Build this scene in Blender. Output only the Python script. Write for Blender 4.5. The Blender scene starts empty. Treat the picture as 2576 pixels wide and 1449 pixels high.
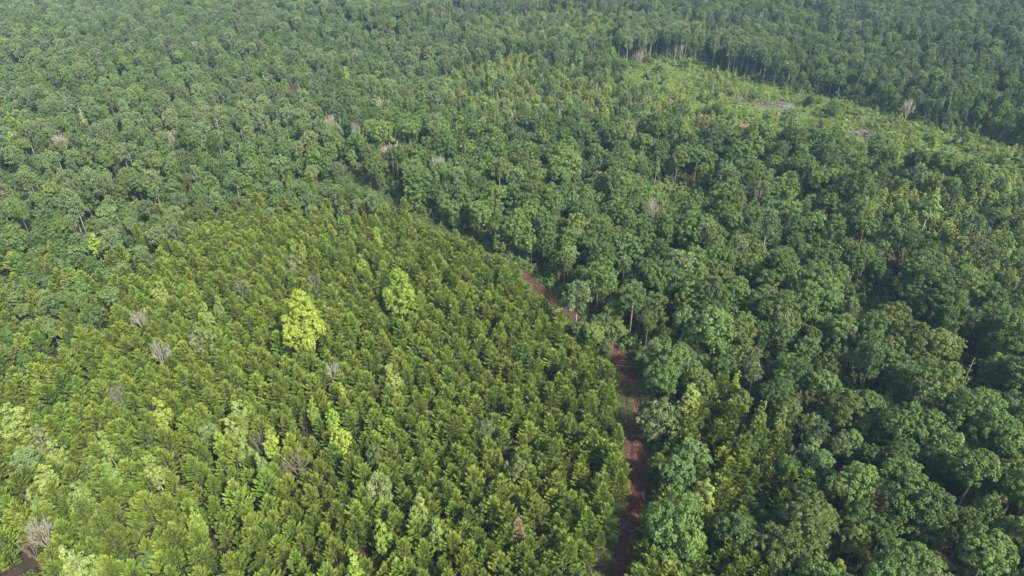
import bpy, math, random
import numpy as np
from mathutils import Vector, Matrix, noise

# ------------------------------------------------------------------ camera, light, exposure
SC = bpy.context.scene
COL = SC.collection
W_S, H_S = 2576.0, 1449.0            # measuring grid of the photograph
CAM_H, PITCH, HFOV = 97.0, 32.0, 73.7
cam_d = bpy.data.cameras.new('camera')
cam_d.sensor_width = 36.0
cam_d.lens = 18.0 / math.tan(math.radians(HFOV / 2))
cam_d.clip_end = 6000
cam = bpy.data.objects.new('camera', cam_d)
COL.objects.link(cam)
cam.location = (0, 0, CAM_H)
cam.rotation_euler = (math.radians(90 - PITCH), 0, 0)
SC.camera = cam

SUN_EL, SUN_AZ = 44.0, 138.0         # azimuth clockwise from +Y (view direction): behind the camera, to its right
world = bpy.data.worlds.new('World'); SC.world = world
world.use_nodes = True
wn = world.node_tree.nodes; wl = world.node_tree.links
wn.clear()
sky = wn.new('ShaderNodeTexSky'); sky.sky_type = 'NISHITA'; sky.sun_disc = False
sky.sun_elevation = math.radians(SUN_EL); sky.sun_rotation = math.radians(SUN_AZ)
sky.air_density = 1.0; sky.dust_density = 2.0; sky.ozone_density = 1.0
bg = wn.new('ShaderNodeBackground'); bg.inputs['Strength'].default_value = 0.14
wo = wn.new('ShaderNodeOutputWorld')
wl.new(sky.outputs[0], bg.inputs[0]); wl.new(bg.outputs[0], wo.inputs[0])

sun_d = bpy.data.lights.new('sun', 'SUN'); sun_d.energy = 4.8; sun_d.angle = math.radians(5)
sun_d.color = (1.0, 0.95, 0.86)
sun = bpy.data.objects.new('sun', sun_d); COL.objects.link(sun)
az, el = math.radians(SUN_AZ), math.radians(SUN_EL)
sdir = Vector((math.sin(az) * math.cos(el), math.cos(az) * math.cos(el), math.sin(el)))
sun.rotation_euler = sdir.to_track_quat('Z', 'Y').to_euler()
sun.location = (-60, -60, 150)

SC.view_settings.view_transform = 'Standard'
SC.view_settings.look = 'None'
SC.view_settings.gamma = 1
SC.view_settings.use_curve_mapping = False
SC.view_settings.exposure = 1.25
SC.render.engine = 'CYCLES'
SC.cycles.max_bounces = 6
SC.cycles.diffuse_bounces = 3
SC.cycles.transmission_bounces = 3
SC.cycles.volume_bounces = 0

rng = np.random.default_rng(11)
random.seed(11)

# ------------------------------------------------------------------ picture <-> place
_th = math.radians(PITCH)
FWD = np.array([0, math.cos(_th), -math.sin(_th)])
RGT = np.array([1.0, 0, 0])
UPV = np.array([0, math.sin(_th), math.cos(_th)])
FOC = (W_S / 2) / math.tan(math.radians(HFOV / 2))

def terrain(x, y):
    """gentle ridges and hollows (numpy)"""
    x = np.asarray(x, float); y = np.asarray(y, float)
    z = 2.2 * np.sin(x * 0.021 + 0.7) * np.cos(y * 0.017 - 0.4)
    z += 1.2 * np.sin(x * 0.047 + y * 0.031 + 1.3)
    z += 1.6 * np.sin(y * 0.0115 + 0.6) * np.cos(x * 0.009)
    # a shallow draw runs beside the track on its right
    z += 0.5 * np.sin(x * 0.13 + 1) * np.sin(y * 0.11)
    return z

def at(u, v, h=0.0):
    """point at height h above the terrain seen at photograph position u, v"""
    d = FWD + RGT * (u - W_S / 2) / FOC + UPV * (H_S / 2 - v) / FOC
    z = h
    for _ in range(6):
        t = (z - CAM_H) / d[2]
        p = np.array([0, 0, CAM_H]) + d * t
        z = h + float(terrain(p[0], p[1]))
    return p[0], p[1]

def proj(x, y, z):
    x = np.asarray(x, float); y = np.asarray(y, float); z = np.asarray(z, float) - CAM_H
    dep = y * FWD[1] + z * FWD[2]
    up = y * UPV[1] + z * UPV[2]
    return W_S / 2 + FOC * x / dep, H_S / 2 - FOC * up / dep, dep

def inpoly(px, py, poly):
    px = np.asarray(px); py = np.asarray(py)
    ins = np.zeros(px.shape, bool)
    n = len(poly)
    for i in range(n):
        x1, y1 = poly[i]; x2, y2 = poly[(i + 1) % n]
        c = ((y1 > py) != (y2 > py)) & (px < (x2 - x1) * (py - y1) / ((y2 - y1) + 1e-9) + x1)
        ins ^= c
    return ins

# ------------------------------------------------------------------ materials
def new_mat(name):
    m = bpy.data.materials.new(name); m.use_nodes = True
    m.node_tree.nodes.clear()
    return m, m.node_tree.nodes, m.node_tree.links

def mixrgb(N, L, fac, a, b, blend='MIX'):
    n = N.new('ShaderNodeMix'); n.data_type = 'RGBA'; n.blend_type = blend
    for sock, v in ((n.inputs[0], fac), (n.inputs[6], a), (n.inputs[7], b)):
        if hasattr(v, 'is_output') or isinstance(v, bpy.types.NodeSocket):
            L.new(v, sock)
        else:
            sock.default_value = v if not isinstance(v, tuple) else (*v, 1)
    return n.outputs[2]

def leaf_material(name, deep, mid, pale, transl=0.25, var=0.5, patch=0.035, rough=0.55, vr=(0.72, 1.30)):
    """leaf colours: each tree has its own tint (random), neighbourhoods drift slowly, sprays differ in tone"""
    m, N, L = new_mat(name)
    oi = N.new('ShaderNodeObjectInfo')
    ns = N.new('ShaderNodeTexNoise'); ns.inputs['Scale'].default_value = patch; ns.inputs['Detail'].default_value = 1
    L.new(oi.outputs['Location'], ns.inputs['Vector'])
    # tree tint 0..1
    a = N.new('ShaderNodeMath'); a.operation = 'MULTIPLY_ADD'
    L.new(oi.outputs['Random'], a.inputs[0]); a.inputs[1].default_value = var; a.inputs[2].default_value = (1 - var) * 0.5 - 0.25
    b = N.new('ShaderNodeMath'); b.operation = 'MULTIPLY_ADD'; b.use_clamp = True
    L.new(ns.outputs[0], b.inputs[0]); b.inputs[1].default_value = 0.5; L.new(a.outputs[0], b.inputs[2])
    c1 = mixrgb(N, L, b.outputs[0], deep, mid)
    at_ = N.new('ShaderNodeAttribute'); at_.attribute_name = 'tone'
    tn = N.new('ShaderNodeMath'); tn.operation = 'POWER'; tn.inputs[1].default_value = 1.6
    L.new(at_.outputs['Fac'], tn.inputs[0])
    c2 = mixrgb(N, L, tn.outputs[0], c1, pale)
    # brightness differs from tree to tree
    r2 = N.new('ShaderNodeMath'); r2.operation = 'MULTIPLY'; r2.inputs[1].default_value = 7.31
    L.new(oi.outputs['Random'], r2.inputs[0])
    fr = N.new('ShaderNodeMath'); fr.operation = 'FRACT'; L.new(r2.outputs[0], fr.inputs[0])
    hs = N.new('ShaderNodeHueSaturation')
    mr = N.new('ShaderNodeMapRange'); mr.inputs[3].default_value = vr[0]; mr.inputs[4].default_value = vr[1]
    L.new(fr.outputs[0], mr.inputs[0]); L.new(mr.outputs[0], hs.inputs['Value'])
    r3 = N.new('ShaderNodeMath'); r3.operation = 'MULTIPLY'; r3.inputs[1].default_value = 23.7
    L.new(oi.outputs['Random'], r3.inputs[0])
    fr3 = N.new('ShaderNodeMath'); fr3.operation = 'FRACT'; L.new(r3.outputs[0], fr3.inputs[0])
    mr3 = N.new('ShaderNodeMapRange'); mr3.inputs[3].default_value = 0.477; mr3.inputs[4].default_value = 0.508
    L.new(fr3.outputs[0], mr3.inputs[0]); L.new(mr3.outputs[0], hs.inputs['Hue'])
    L.new(c2, hs.inputs['Color'])
    p = N.new('ShaderNodeBsdfPrincipled'); p.inputs['Roughness'].default_value = rough
    p.inputs['Specular IOR Level'].default_value = 0.22
    L.new(hs.outputs[0], p.inputs['Base Color'])
    t = N.new('ShaderNodeBsdfTranslucent')
    tc = mixrgb(N, L, 1.0, hs.outputs[0], (1.15, 1.2, 0.55), 'MULTIPLY')
    L.new(tc, t.inputs['Color'])
    mx = N.new('ShaderNodeMixShader'); mx.inputs[0].default_value = transl
    o = N.new('ShaderNodeOutputMaterial')
    L.new(p.outputs[0], mx.inputs[1]); L.new(t.outputs[0], mx.inputs[2]); L.new(mx.outputs[0], o.inputs[0])
    return m

def plain_material(name, c1, c2, scale=3.0, rough=0.85):
    m, N, L = new_mat(name)
    tc = N.new('ShaderNodeTexCoord')
    ns = N.new('ShaderNodeTexNoise'); ns.inputs['Scale'].default_value = scale; ns.inputs['Detail'].default_value = 4
    L.new(tc.outputs['Object'], ns.inputs['Vector'])
    p = N.new('ShaderNodeBsdfPrincipled'); p.inputs['Roughness'].default_value = rough
    p.inputs['Specular IOR Level'].default_value = 0.2
    L.new(mixrgb(N, L, ns.outputs[0], c1, c2), p.inputs['Base Color'])
    o = N.new('ShaderNodeOutputMaterial'); L.new(p.outputs[0], o.inputs[0])
    return m

M = {
 'pine':     leaf_material('young_pine_needles', (0.071, 0.141, 0.014), (0.121, 0.187, 0.019), (0.206, 0.262, 0.041), 0.34, 0.75),
 'pine_old': leaf_material('mature_pine_needles', (0.076, 0.128, 0.040), (0.114, 0.164, 0.052), (0.178, 0.220, 0.085), 0.24, 0.6),
 'oak':      leaf_material('oak_leaves', (0.054, 0.104, 0.024), (0.098, 0.150, 0.032), (0.148, 0.198, 0.052), 0.28, 0.85),
 'hickory':  leaf_material('hickory_leaves', (0.062, 0.122, 0.034), (0.110, 0.168, 0.046), (0.158, 0.214, 0.070), 0.28, 0.85),
 'poplar':   leaf_material('poplar_leaves', (0.128, 0.215, 0.022), (0.178, 0.265, 0.030), (0.270, 0.345, 0.065), 0.30, 0.3, vr=(0.95, 1.2)),
 'lime':     leaf_material('lime_green_leaves', (0.130, 0.205, 0.035), (0.185, 0.255, 0.052), (0.310, 0.370, 0.115), 0.28, 0.3, vr=(0.85, 1.1)),
 'silver':   leaf_material('silvery_leaves', (0.076, 0.110, 0.030), (0.112, 0.145, 0.042), (0.190, 0.222, 0.082), 0.20, 0.4),
 'scrub':    leaf_material('scrub_leaves', (0.095, 0.160, 0.032), (0.175, 0.235, 0.044), (0.255, 0.300, 0.080), 0.28, 0.8, 0.06),
 'rust':     leaf_material('rusty_needles', (0.13, 0.10, 0.045), (0.17, 0.12, 0.06), (0.23, 0.17, 0.09), 0.1, 0.4),
 'bark':     plain_material('bark', (0.06, 0.05, 0.042), (0.15, 0.13, 0.11), 2.0),
 'grey_bark': plain_material('grey_bark', (0.14, 0.12, 0.105), (0.28, 0.25, 0.225), 2.0),
 'pale_bark': plain_material('pale_bark', (0.26, 0.24, 0.20), (0.42, 0.39, 0.34), 2.0),
 'dead':     plain_material('weathered_dead_wood', (0.25, 0.225, 0.17), (0.40, 0.37, 0.29), 1.5),
 'brush':    plain_material('sun_bleached_brush', (0.13, 0.115, 0.105), (0.25, 0.225, 0.205), 1.2),
 'dead_dark': plain_material('dark_dead_wood', (0.14, 0.12, 0.085), (0.22, 0.19, 0.14), 1.5),
}

# ------------------------------------------------------------------ mesh builders (numpy)
class Buf:
    def __init__(s):
        s.v, s.f, s.t, s.m, s.n = [], [], [], [], 0
    def add(s, v, f, tone, mat=0):
        v = np.asarray(v, float).reshape(-1, 3); f = np.asarray(f, int)
        s.v.append(v); s.t.append(np.broadcast_to(tone, (len(v),)).astype(float).copy())
        for r in (f + s.n).tolist(): s.f.append(r)
        s.m += [mat] * len(f)
        s.n += len(v)
    def mesh(s, name, mats, smooth=False):
        me = bpy.data.meshes.new(name)
        me.from_pydata(np.concatenate(s.v).tolist(), [], s.f)
        for m in mats: me.materials.append(m)
        if len(mats) > 1: me.polygons.foreach_set('material_index', s.m)
        a = me.attributes.new('tone', 'FLOAT', 'POINT')
        a.data.foreach_set('value', np.concatenate(s.t).astype(np.float32))
        me.polygons.foreach_set('use_smooth', [smooth] * len(me.polygons))
        me.update()
        return me

def unit(v):
    return v / (np.linalg.norm(v, axis=-1, keepdims=True) + 1e-9)

def tube(buf, pts, rad, sides=5, tone=0.5, mat=0):
    pts = np.asarray(pts, float); rad = np.asarray(rad, float)
    n = len(pts)
    d = np.gradient(pts, axis=0); d = unit(d)
    ref = np.where(np.abs(d[:, 2:3]) > 0.9, np.array([[1.0, 0, 0]]), np.array([[0, 0, 1.0]]))
    a = unit(np.cross(d, ref)); b = np.cross(d, a)
    ang = np.linspace(0, 2 * math.pi, sides, endpoint=False)
    ring = (np.cos(ang)[None, :, None] * a[:, None] + np.sin(ang)[None, :, None] * b[:, None]) * rad[:, None, None] + pts[:, None]
    f = []
    for i in range(n - 1):
        for k in range(sides):
            k2 = (k + 1) % sides
            f.append((i * sides + k, i * sides + k2, (i + 1) * sides + k2, (i + 1) * sides + k))
    buf.add(ring.reshape(-1, 3), f, tone, mat)

def leaves(buf, c, nrm, size, tone, jit=0.55, asp=0.7, droop=0.0, mat=0, r=rng):
    """one bent leaf spray (a folded quad) per centre, facing about nrm"""
    n = len(c)
    nn = unit(nrm + r.normal(0, jit, (n, 3)))
    t = unit(np.cross(nn, r.normal(0, 1, (n, 3))))
    b = np.cross(nn, t)
    s = (size * r.uniform(0.65, 1.35, n))[:, None]
    tip = c + t * s - nn * s * 0.25
    tail = c - t * s - nn * s * 0.15
    l = c + b * s * asp + nn * s * 0.18
    rr = c - b * s * asp + nn * s * 0.10
    v = np.stack([tail, l, tip, rr], 1)
    f = np.arange(n * 4).reshape(n, 4)
    buf.add(v.reshape(-1, 3), f, np.repeat(tone, 4) if np.ndim(tone) else tone, mat)

def tufts(buf, base, d, length, width, tone, mat=0):
    """needle-clad shoot tips: slim three-sided spikes from base along d"""
    n = len(base)
    d = unit(d)
    a = unit(np.cross(d, rng.normal(0, 1, (n, 3)))); b = np.cross(d, a)
    L_ = (length * rng.uniform(0.7, 1.3, n))[:, None]
    w = (width * rng.uniform(0.8, 1.25, n))[:, None]
    tip = base + d * L_
    mid = base + d * L_ * 0.35
    p = [mid + (math.cos(x) * a + math.sin(x) * b) * w for x in (0, 2.094, 4.189)]
    v = np.stack([base, p[0], p[1], p[2], tip], 1)
    f = []
    o = np.arange(n) * 5
    tri = np.array([(4, 1, 2), (4, 2, 3), (4, 3, 1), (0, 2, 1), (0, 3, 2), (0, 1, 3)])
    f = (o[:, None, None] + tri[None]).reshape(-1, 3)
    buf.add(v.reshape(-1, 3), f, np.repeat(tone, 5) if np.ndim(tone) else tone, mat)

def sphere_dirs(n):
    d = rng.normal(0, 1, (n, 3))
    return unit(d)

def crown_round(R, Hs, zc, n_clump, cl_r, per, leaf, shape='oak', lean=0.0):
    """clumped broadleaf crown; returns Buf and clump centres"""
    buf = Buf()
    # a few big boughs shape the outline
    nb = rng.integers(5, 9) if shape != 'poplar' else rng.integers(6, 9)
    boughs = []
    for i in range(nb):
        a = 2 * math.pi * (i + rng.uniform(-.35, .35)) / nb
        if shape == 'poplar':
            rr = R * rng.uniform(.42, .62)
            boughs.append((math.cos(a) * rr, math.sin(a) * rr, zc + Hs * rng.uniform(-.55, .05), R * rng.uniform(.34, .46), Hs * rng.uniform(.34, .52)))
        else:
            rr = R * rng.uniform(.42, .62)
            boughs.append((math.cos(a) * rr, math.sin(a) * rr, zc + Hs * rng.uniform(-.35, .25), R * rng.uniform(.40, .62), Hs * rng.uniform(.42, .62)))
    boughs.append((R * rng.uniform(-.2, .2), R * rng.uniform(-.2, .2), zc + Hs * rng.uniform(.2, .45), R * rng.uniform(.45, .65), Hs * rng.uniform(.45, .62)))
    if shape != 'poplar':
        for i in range(4):
            a = rng.uniform(0, 6.28)
            boughs.append((math.cos(a) * R * .48, math.sin(a) * R * .48, zc - Hs * rng.uniform(.55, 1.0), R * rng.uniform(.34, .48), Hs * rng.uniform(.34, .45)))
    if shape == 'poplar':
        boughs[-1] = (R * rng.uniform(-.2, .2), R * rng.uniform(-.2, .2), zc + Hs * .30, R * .42, Hs * .66)
        boughs.append((R * rng.uniform(-.2, .2), R * rng.uniform(-.2, .2), zc - Hs * .35, R * .62, Hs * .55))
    B = np.array(boughs)
    cs, ns = [], []
    while len(cs) < n_clump:
        k = rng.integers(len(B))
        d = sphere_dirs(1)[0]
        if d[2] < -0.45: continue
        if d[2] < 0 and rng.random() < .35: continue
        p = B[k, :3] + d * B[k, [3, 3, 4]] * rng.uniform(.82, 1.08)
        # drop clumps buried inside another bough
        q = (p - B[:, :3]) / B[:, [3, 3, 4]]
        if (np.delete((q ** 2).sum(1), k) < .55).any(): continue
        cs.append(p); ns.append(d)
    cs = np.array(cs); ns = np.array(ns)
    for c, nrm in zip(cs, ns):
        r = cl_r * rng.uniform(.65, 1.35)
        n = int(per * (r / cl_r) ** 1.6) + 6
        d = unit(sphere_dirs(n) + nrm * 0.75 + np.array([0, 0, .25]))
        rad = r * rng.uniform(.72, 1.05, (n, 1)) * np.array([1, 1, .8])
        pos = c + d * rad
        base = rng.uniform(0.05, 0.75)
        tone = np.clip(base + rng.normal(0, .13, n), 0, 1)
        leaves(buf, pos, d, leaf, tone, jit=.36)
    # sparse inner leaves so one does not see straight through
    n = int(n_clump * per * .16)
    d = sphere_dirs(n); k = rng.integers(len(B), size=n)
    pos = B[k, :3] + d * B[k][:, [3, 3, 4]] * rng.uniform(.35, .85, (n, 1))
    leaves(buf, pos, d, leaf * 1.5, rng.uniform(0, .25, n), jit=.6)
    return buf, B

def limbs(buf, B, h0, r0, mat=0, z0=-0.6):
    """trunk and one limb to each bough"""
    top = B[:, 2].mean()
    wob = rng.uniform(-.3, .3, (4, 2))
    zt = np.array([z0, h0 * .5, h0, top])
    pts = np.column_stack([np.r_[0, wob[1:, 0]] * np.array([0, .5, .8, 1]), np.r_[0, wob[1:, 1]] * np.array([0, .5, .8, 1]), zt])
    tube(buf, pts, [r0 * 1.25, r0, r0 * .8, r0 * .35], 7, mat=mat)
    for b in B:
        s = pts[2] + (pts[3] - pts[2]) * rng.uniform(0, .45)
        e = b[:3] + np.array([0, 0, b[4] * .3])
        m = s * .45 + e * .55 + np.array([0, 0, -abs(e[2] - s[2]) * .12])
        tube(buf, [s, m, e], [r0 * .45, r0 * .3, r0 * .1], 5, mat=mat)
        for _ in range(3):
            d = sphere_dirs(1)[0]; d[2] = abs(d[2])
            q = b[:3] + d * b[[3, 3, 4]] * .85
            tube(buf, [m, (m + q) / 2 + rng.normal(0, .1, 3), q], [r0 * .2, r0 * .13, r0 * .04], 4, mat=mat)

def make_broadleaf(kind, R, Hs, height, n_clump, cl_r, per, leaf, shape='oak', bark='bark', trunk_r=.22):
    zc = height - Hs * (1.2 if shape != 'poplar' else .98)
    cb, B = crown_round(R, Hs, zc, n_clump, cl_r, per, leaf, shape)
    tb = Buf(); limbs(tb, B, max(1.5, zc - Hs * .8), trunk_r)
    return cb, tb

def make_young_pine(height, R):
    cb, tb = Buf(), Buf()
    bend = rng.uniform(-.25, .25, 2)
    z0 = height * rng.uniform(.10, .2)
    nw = int((height - z0) / .50)
    tp = np.array([[0, 0, -.5], [bend[0] * .3, bend[1] * .3, height * .5], [bend[0], bend[1], height - .2]])
    tube(tb, tp, [.11, .08, .02], 5)
    for i in range(nw):
        t = i / (nw - 1)
        z = z0 + (height - z0) * (t * .97)
        ax = np.array([bend[0] * t, bend[1] * t, z])
        prof = (1 - t) ** .62 * (0.72 + .28 * math.sin(min(1, t * 2.2) * math.pi / 2)) if t < 1 else 0
        nb = 5 if t < .75 else 4
        ph = rng.uniform(0, 6.28)
        for k in range(nb):
            a = ph + 2 * math.pi * k / nb + rng.uniform(-.35, .35)
            Lb = max(.28, R * prof * rng.uniform(.72, 1.22))
            rise = 0.25 + .75 * t + rng.uniform(-.12, .18)
            d0 = np.array([math.cos(a), math.sin(a), rise])
            d0 = d0 / np.linalg.norm(d0)
            end = ax + d0 * Lb + np.array([0, 0, .10 * Lb * Lb])
            if Lb > 1.4 and i % 3 == 0:
                tube(tb, [ax, (ax + end) / 2 - np.array([0, 0, .05]), end], [.035, .025, .01], 3)
            m = int(5 + Lb * 10)
            s = rng.uniform(.22, 1.0, m) ** .75
            base = ax + (end - ax) * s[:, None] + rng.normal(0, .05, (m, 3))
            side = np.cross(d0, [0, 0, 1.0]); side /= np.linalg.norm(side)
            sg = rng.choice([-1, 1], m)[:, None] * rng.uniform(.1, .95, (m, 1))
            dd = d0 * 1.0 + side * sg + np.array([0, 0, .42]) + rng.normal(0, .16, (m, 3))
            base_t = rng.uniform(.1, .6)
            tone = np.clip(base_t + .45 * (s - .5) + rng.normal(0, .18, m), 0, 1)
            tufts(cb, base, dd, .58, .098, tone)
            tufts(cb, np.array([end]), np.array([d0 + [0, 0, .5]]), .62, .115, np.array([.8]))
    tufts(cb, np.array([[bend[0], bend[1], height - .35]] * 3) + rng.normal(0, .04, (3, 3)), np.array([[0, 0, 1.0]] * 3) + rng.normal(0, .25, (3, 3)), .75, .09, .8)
    return cb, tb

def make_old_pine(height, R, depth):
    cb, tb = Buf(), Buf()
    bend = rng.uniform(-.5, .5, 2)
    tube(tb, [[0, 0, -.6], [bend[0] * .3, bend[1] * .3, height * .4], [bend[0] * .7, bend[1] * .7, height * .75], [bend[0], bend[1], height - .5]], [.2, .17, .12, .04], 7)
    nb = 34
    for i in range(nb):
        t = (i + .5) / nb
        z = height - depth * (1 - t) * 1.0
        a = i * 2.4 + rng.uniform(-.4, .4)
        prof = math.sin(min(1.0, (1 - t) * 1.5 + .22) * math.pi / 2) * (1 if t > .2 else .6 + 2 * t)
        Lb = R * prof * rng.uniform(.6, 1.15)
        ax = np.array([bend[0] * .9, bend[1] * .9, z - .4])
        end = ax + np.array([math.cos(a) * Lb, math.sin(a) * Lb, Lb * (.15 + .5 * t)])
        tube(tb, [ax, (ax + end) / 2, end], [.05, .035, .015], 3)
        for q in range(2 if Lb > 1 else 1):
            c = end if q == 0 else ax + (end - ax) * .6 + rng.normal(0, .25, 3)
            n = 26
            d = unit(sphere_dirs(n) + np.array([math.cos(a) * .4, math.sin(a) * .4, .55]))
            rr = .52 * rng.uniform(.8, 1.2)
            bt = rng.uniform(.1, .7)
            tufts(cb, c + d * .12, d + rng.normal(0, .1, (n, 3)), rr * 1.35, .12, np.clip(bt + rng.normal(0, .2, n), 0, 1))
    return cb, tb

def make_dead(height, R, upright=.9, n_gen=5, first=5, bole=.35, thick=.16):
    b = Buf()
    base = np.array([0, 0, -.5])
    fork = np.array([rng.uniform(-.2, .2), rng.uniform(-.2, .2), height * bole])
    tube(b, [base, fork * .5, fork], [thick * 1.2, thick, thick * .85], 6)
    segs = []
    for i in range(first):
        a = 2 * math.pi * i / first + rng.uniform(-.4, .4)
        segs.append((fork + np.array([0, 0, rng.uniform(-.1, .25) * height * bole]), np.array([math.cos(a) * .75, math.sin(a) * .75, upright * rng.uniform(.8, 1.5)]), height * .26, thick * .5, 0))
    while segs:
        p, d, l, r, g = segs.pop()
        d = d / np.linalg.norm(d)
        mid = p + d * l * .5 + rng.normal(0, .05, 3) * l
        d2 = d + rng.normal(0, .12, 3); d2[2] += .06
        d2 = d2 / np.linalg.norm(d2)
        e = mid + d2 * l * .5
        hr = math.hypot(e[0], e[1])
        if hr > R: e[:2] *= R / hr * 1.02
        e[2] = min(e[2], height)
        tube(b, [p, mid, e], [r, r * .8, r * .62], 3 if g > 1 else 5)
        if g < n_gen:
            for _ in range(3 if g < 3 else 2):
                dd = d2 + rng.normal(0, .36, 3) + np.array([mid[0], mid[1], 0]) / (R * 3); dd[2] = dd[2] * .9 + .12
                segs.append((mid + (e - mid) * rng.uniform(.3, 1), dd, l * rng.uniform(.6, .82), max(.028, r * .58), g + 1))
    return b

def make_snag(height, n=16):
    b = Buf()
    tube(b, [[0, 0, -.5], [.1, 0, height * .5], [.15, .1, height]], [.13, .09, .03], 6)
    for i in range(n):
        z = height * (.4 + .58 * i / n); a = i * 2.4
        l = (1 - i / n) * 1.7 + .35
        p = np.array([.12, .05, z]); e = p + np.array([math.cos(a) * l, math.sin(a) * l, l * rng.uniform(-.1, .4)])
        tube(b, [p, e], [.04, .012], 3)
        for _ in range(2):
            q = p + (e - p) * rng.uniform(.4, .9)
            tube(b, [q, q + rng.normal(0, .3, 3) + [0, 0, .15]], [.02, .008], 3)
    return b

def make_bush(R, H, n_cl, per, leaf):
    b = Buf()
    for i in range(n_cl):
        d = sphere_dirs(1)[0]; d[2] = abs(d[2])
        c = d * np.array([R, R, H]) * rng.uniform(.35, .85)
        r = .36 * R * rng.uniform(.6, 1.2)
        dd = unit(sphere_dirs(per) + np.array([0, 0, .6]))
        tn = np.clip(rng.uniform(.1, .8) + rng.normal(0, .22, per), 0, 1)
        leaves(b, c + dd * r * rng.uniform(.6, 1.1, (per, 1)), dd, leaf, tn, jit=.5)
    tube(b, [[0, 0, -.3], [0, 0, H * .6]], [.05, .02], 4, mat=1)
    return b

def make_sapling(H, R):
    """spindly young broadleaf: tall narrow, loose"""
    cb, tb = Buf(), Buf()
    tube(tb, [[0, 0, -.3], [.1, 0, H * .5], [.05, .05, H * .97]], [.06, .045, .015], 4)
    n = 26
    for i in range(n):
        t = i / (n - 1)
        z = H * (.22 + .78 * t)
        rr = R * math.sin(min(1, (1.04 - t) * 1.35) * math.pi / 2) * rng.uniform(.4, 1.1)
        a = i * 2.4 + rng.uniform(-.5, .5)
        c = np.array([math.cos(a) * rr, math.sin(a) * rr, z + .25 * rr])
        tube(tb, [[0.05, 0, z - .2], c], [.018, .008], 3)
        k = 22
        d = unit(sphere_dirs(k) + np.array([math.cos(a) * .3, math.sin(a) * .3, .5]))
        bt = rng.uniform(.1, .8)
        leaves(cb, c + d * .38 * rng.uniform(.4, 1.1, (k, 1)), d, .17, np.clip(bt + rng.normal(0, .2, k), 0, 1), jit=.5)
    return cb, tb

# ------------------------------------------------------------------ prototypes
PROTO_COL = bpy.data.collections.new('forest_sources')   # never linked to the scene: only the dense far forest draws on it
PROTO = {}
def register(kind, cb, tb, leafmat, barkmat):
    """stores crown and trunk meshes, and one joined mesh for the dense forest"""
    crown = cb.mesh(kind + '_crown', [M[leafmat]]) if cb else None
    trunk = tb.mesh(kind + '_trunk', [M[barkmat]], True)
    j = Buf()
    if cb:
        j.v += cb.v; j.t += cb.t; j.f += cb.f; j.m += [0] * len(cb.f); j.n = cb.n
    for fr in tb.f: j.f.append([q + (cb.n if cb else 0) for q in fr])
    j.v += tb.v; j.t += tb.t; j.m += [1 if cb else 0] * len(tb.f)
    me = j.mesh(kind + '_whole', [M[leafmat], M[barkmat]] if cb else [M[barkmat]])
    PROTO.setdefault(kind, []).append((crown, trunk, me))

for i in range(12):
    hgt = rng.uniform(6.8, 8.2)
    register('young_pine', *make_young_pine(hgt, rng.uniform(2.25, 2.8)), 'pine', 'bark')
for i in range(11):
    register('oak', *make_broadleaf('oak', rng.uniform(2.9, 4.5), rng.uniform(2.7, 4.6), rng.uniform(11.5, 15), 155, .58, 29, .185), 'oak', 'bark')
for i in range(9):
    register('hickory', *make_broadleaf('hickory', rng.uniform(2.1, 3.4), rng.uniform(2.8, 4.6), rng.uniform(10.5, 14), 108, .54, 27, .178), 'hickory', 'bark')
for i in range(5):
    register('old_pine', *make_old_pine(rng.uniform(12.5, 15), rng.uniform(2.3, 3.0), rng.uniform(5, 6.5)), 'pine_old', 'grey_bark')
for i in range(4):
    register('poplar', *make_broadleaf('poplar', rng.uniform(1.7, 2.1), rng.uniform(4.1, 4.6), 10.5, 95, .40, 22, .16, 'poplar', trunk_r=.12), 'poplar', 'pale_bark')
for i in range(3):
    register('lime', *make_broadleaf('lime', rng.uniform(1.8, 2.2), rng.uniform(3.9, 4.4), 10.5, 95, .42, 22, .16, 'poplar', trunk_r=.12), 'lime', 'pale_bark')
for i in range(2):
    register('big_poplar', *make_broadleaf('poplar', 3.7, 6.2, 14, 230, .58, 30, .19, 'poplar', trunk_r=.24), 'poplar', 'pale_bark')
for i in range(2):
    register('silver', *make_broadleaf('silver', 3.4, 3.6, 11, 80, .60, 28, .2, 'oak'), 'silver', 'pale_bark')
for i in range(3):
    register('bare', None, make_dead(9.5, 3.2, 1.1, 4, 7, .22, .17), None, 'dead')
for i in range(2):
    register('bare_dark', None, make_dead(8.5, 2.4, 1.2, 3, 6, .3, .12), None, 'dead_dark')
register('snag', None, make_snag(12), None, 'dead')
register('rust_pine', *make_young_pine(8, 1.9), 'rust', 'bark')
for i in range(4):
    register('scrub_tree', *make_broadleaf('scrub', rng.uniform(2.0, 2.7), rng.uniform(2.6, 3.8), rng.uniform(8, 10.5), 62, .52, 22, .2), 'scrub', 'bark')
for i in range(4):
    register('sapling', *make_sapling(rng.uniform(5, 7), rng.uniform(1.0, 1.4)), 'scrub', 'bark')
BUSH = []
for i in range(5):
    BUSH.append(make_bush(rng.uniform(.9, 1.3), rng.uniform(.9, 1.6), 12, 22, .15).mesh('bush', [M['scrub'], M['bark']]))
UNDER = []
for i in range(4):
    UNDER.append(make_bush(rng.uniform(1.1, 1.6), rng.uniform(1.4, 2.4), 13, 20, .2).mesh('undergrowth_bush', [M['oak'], M['bark']]))

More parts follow.
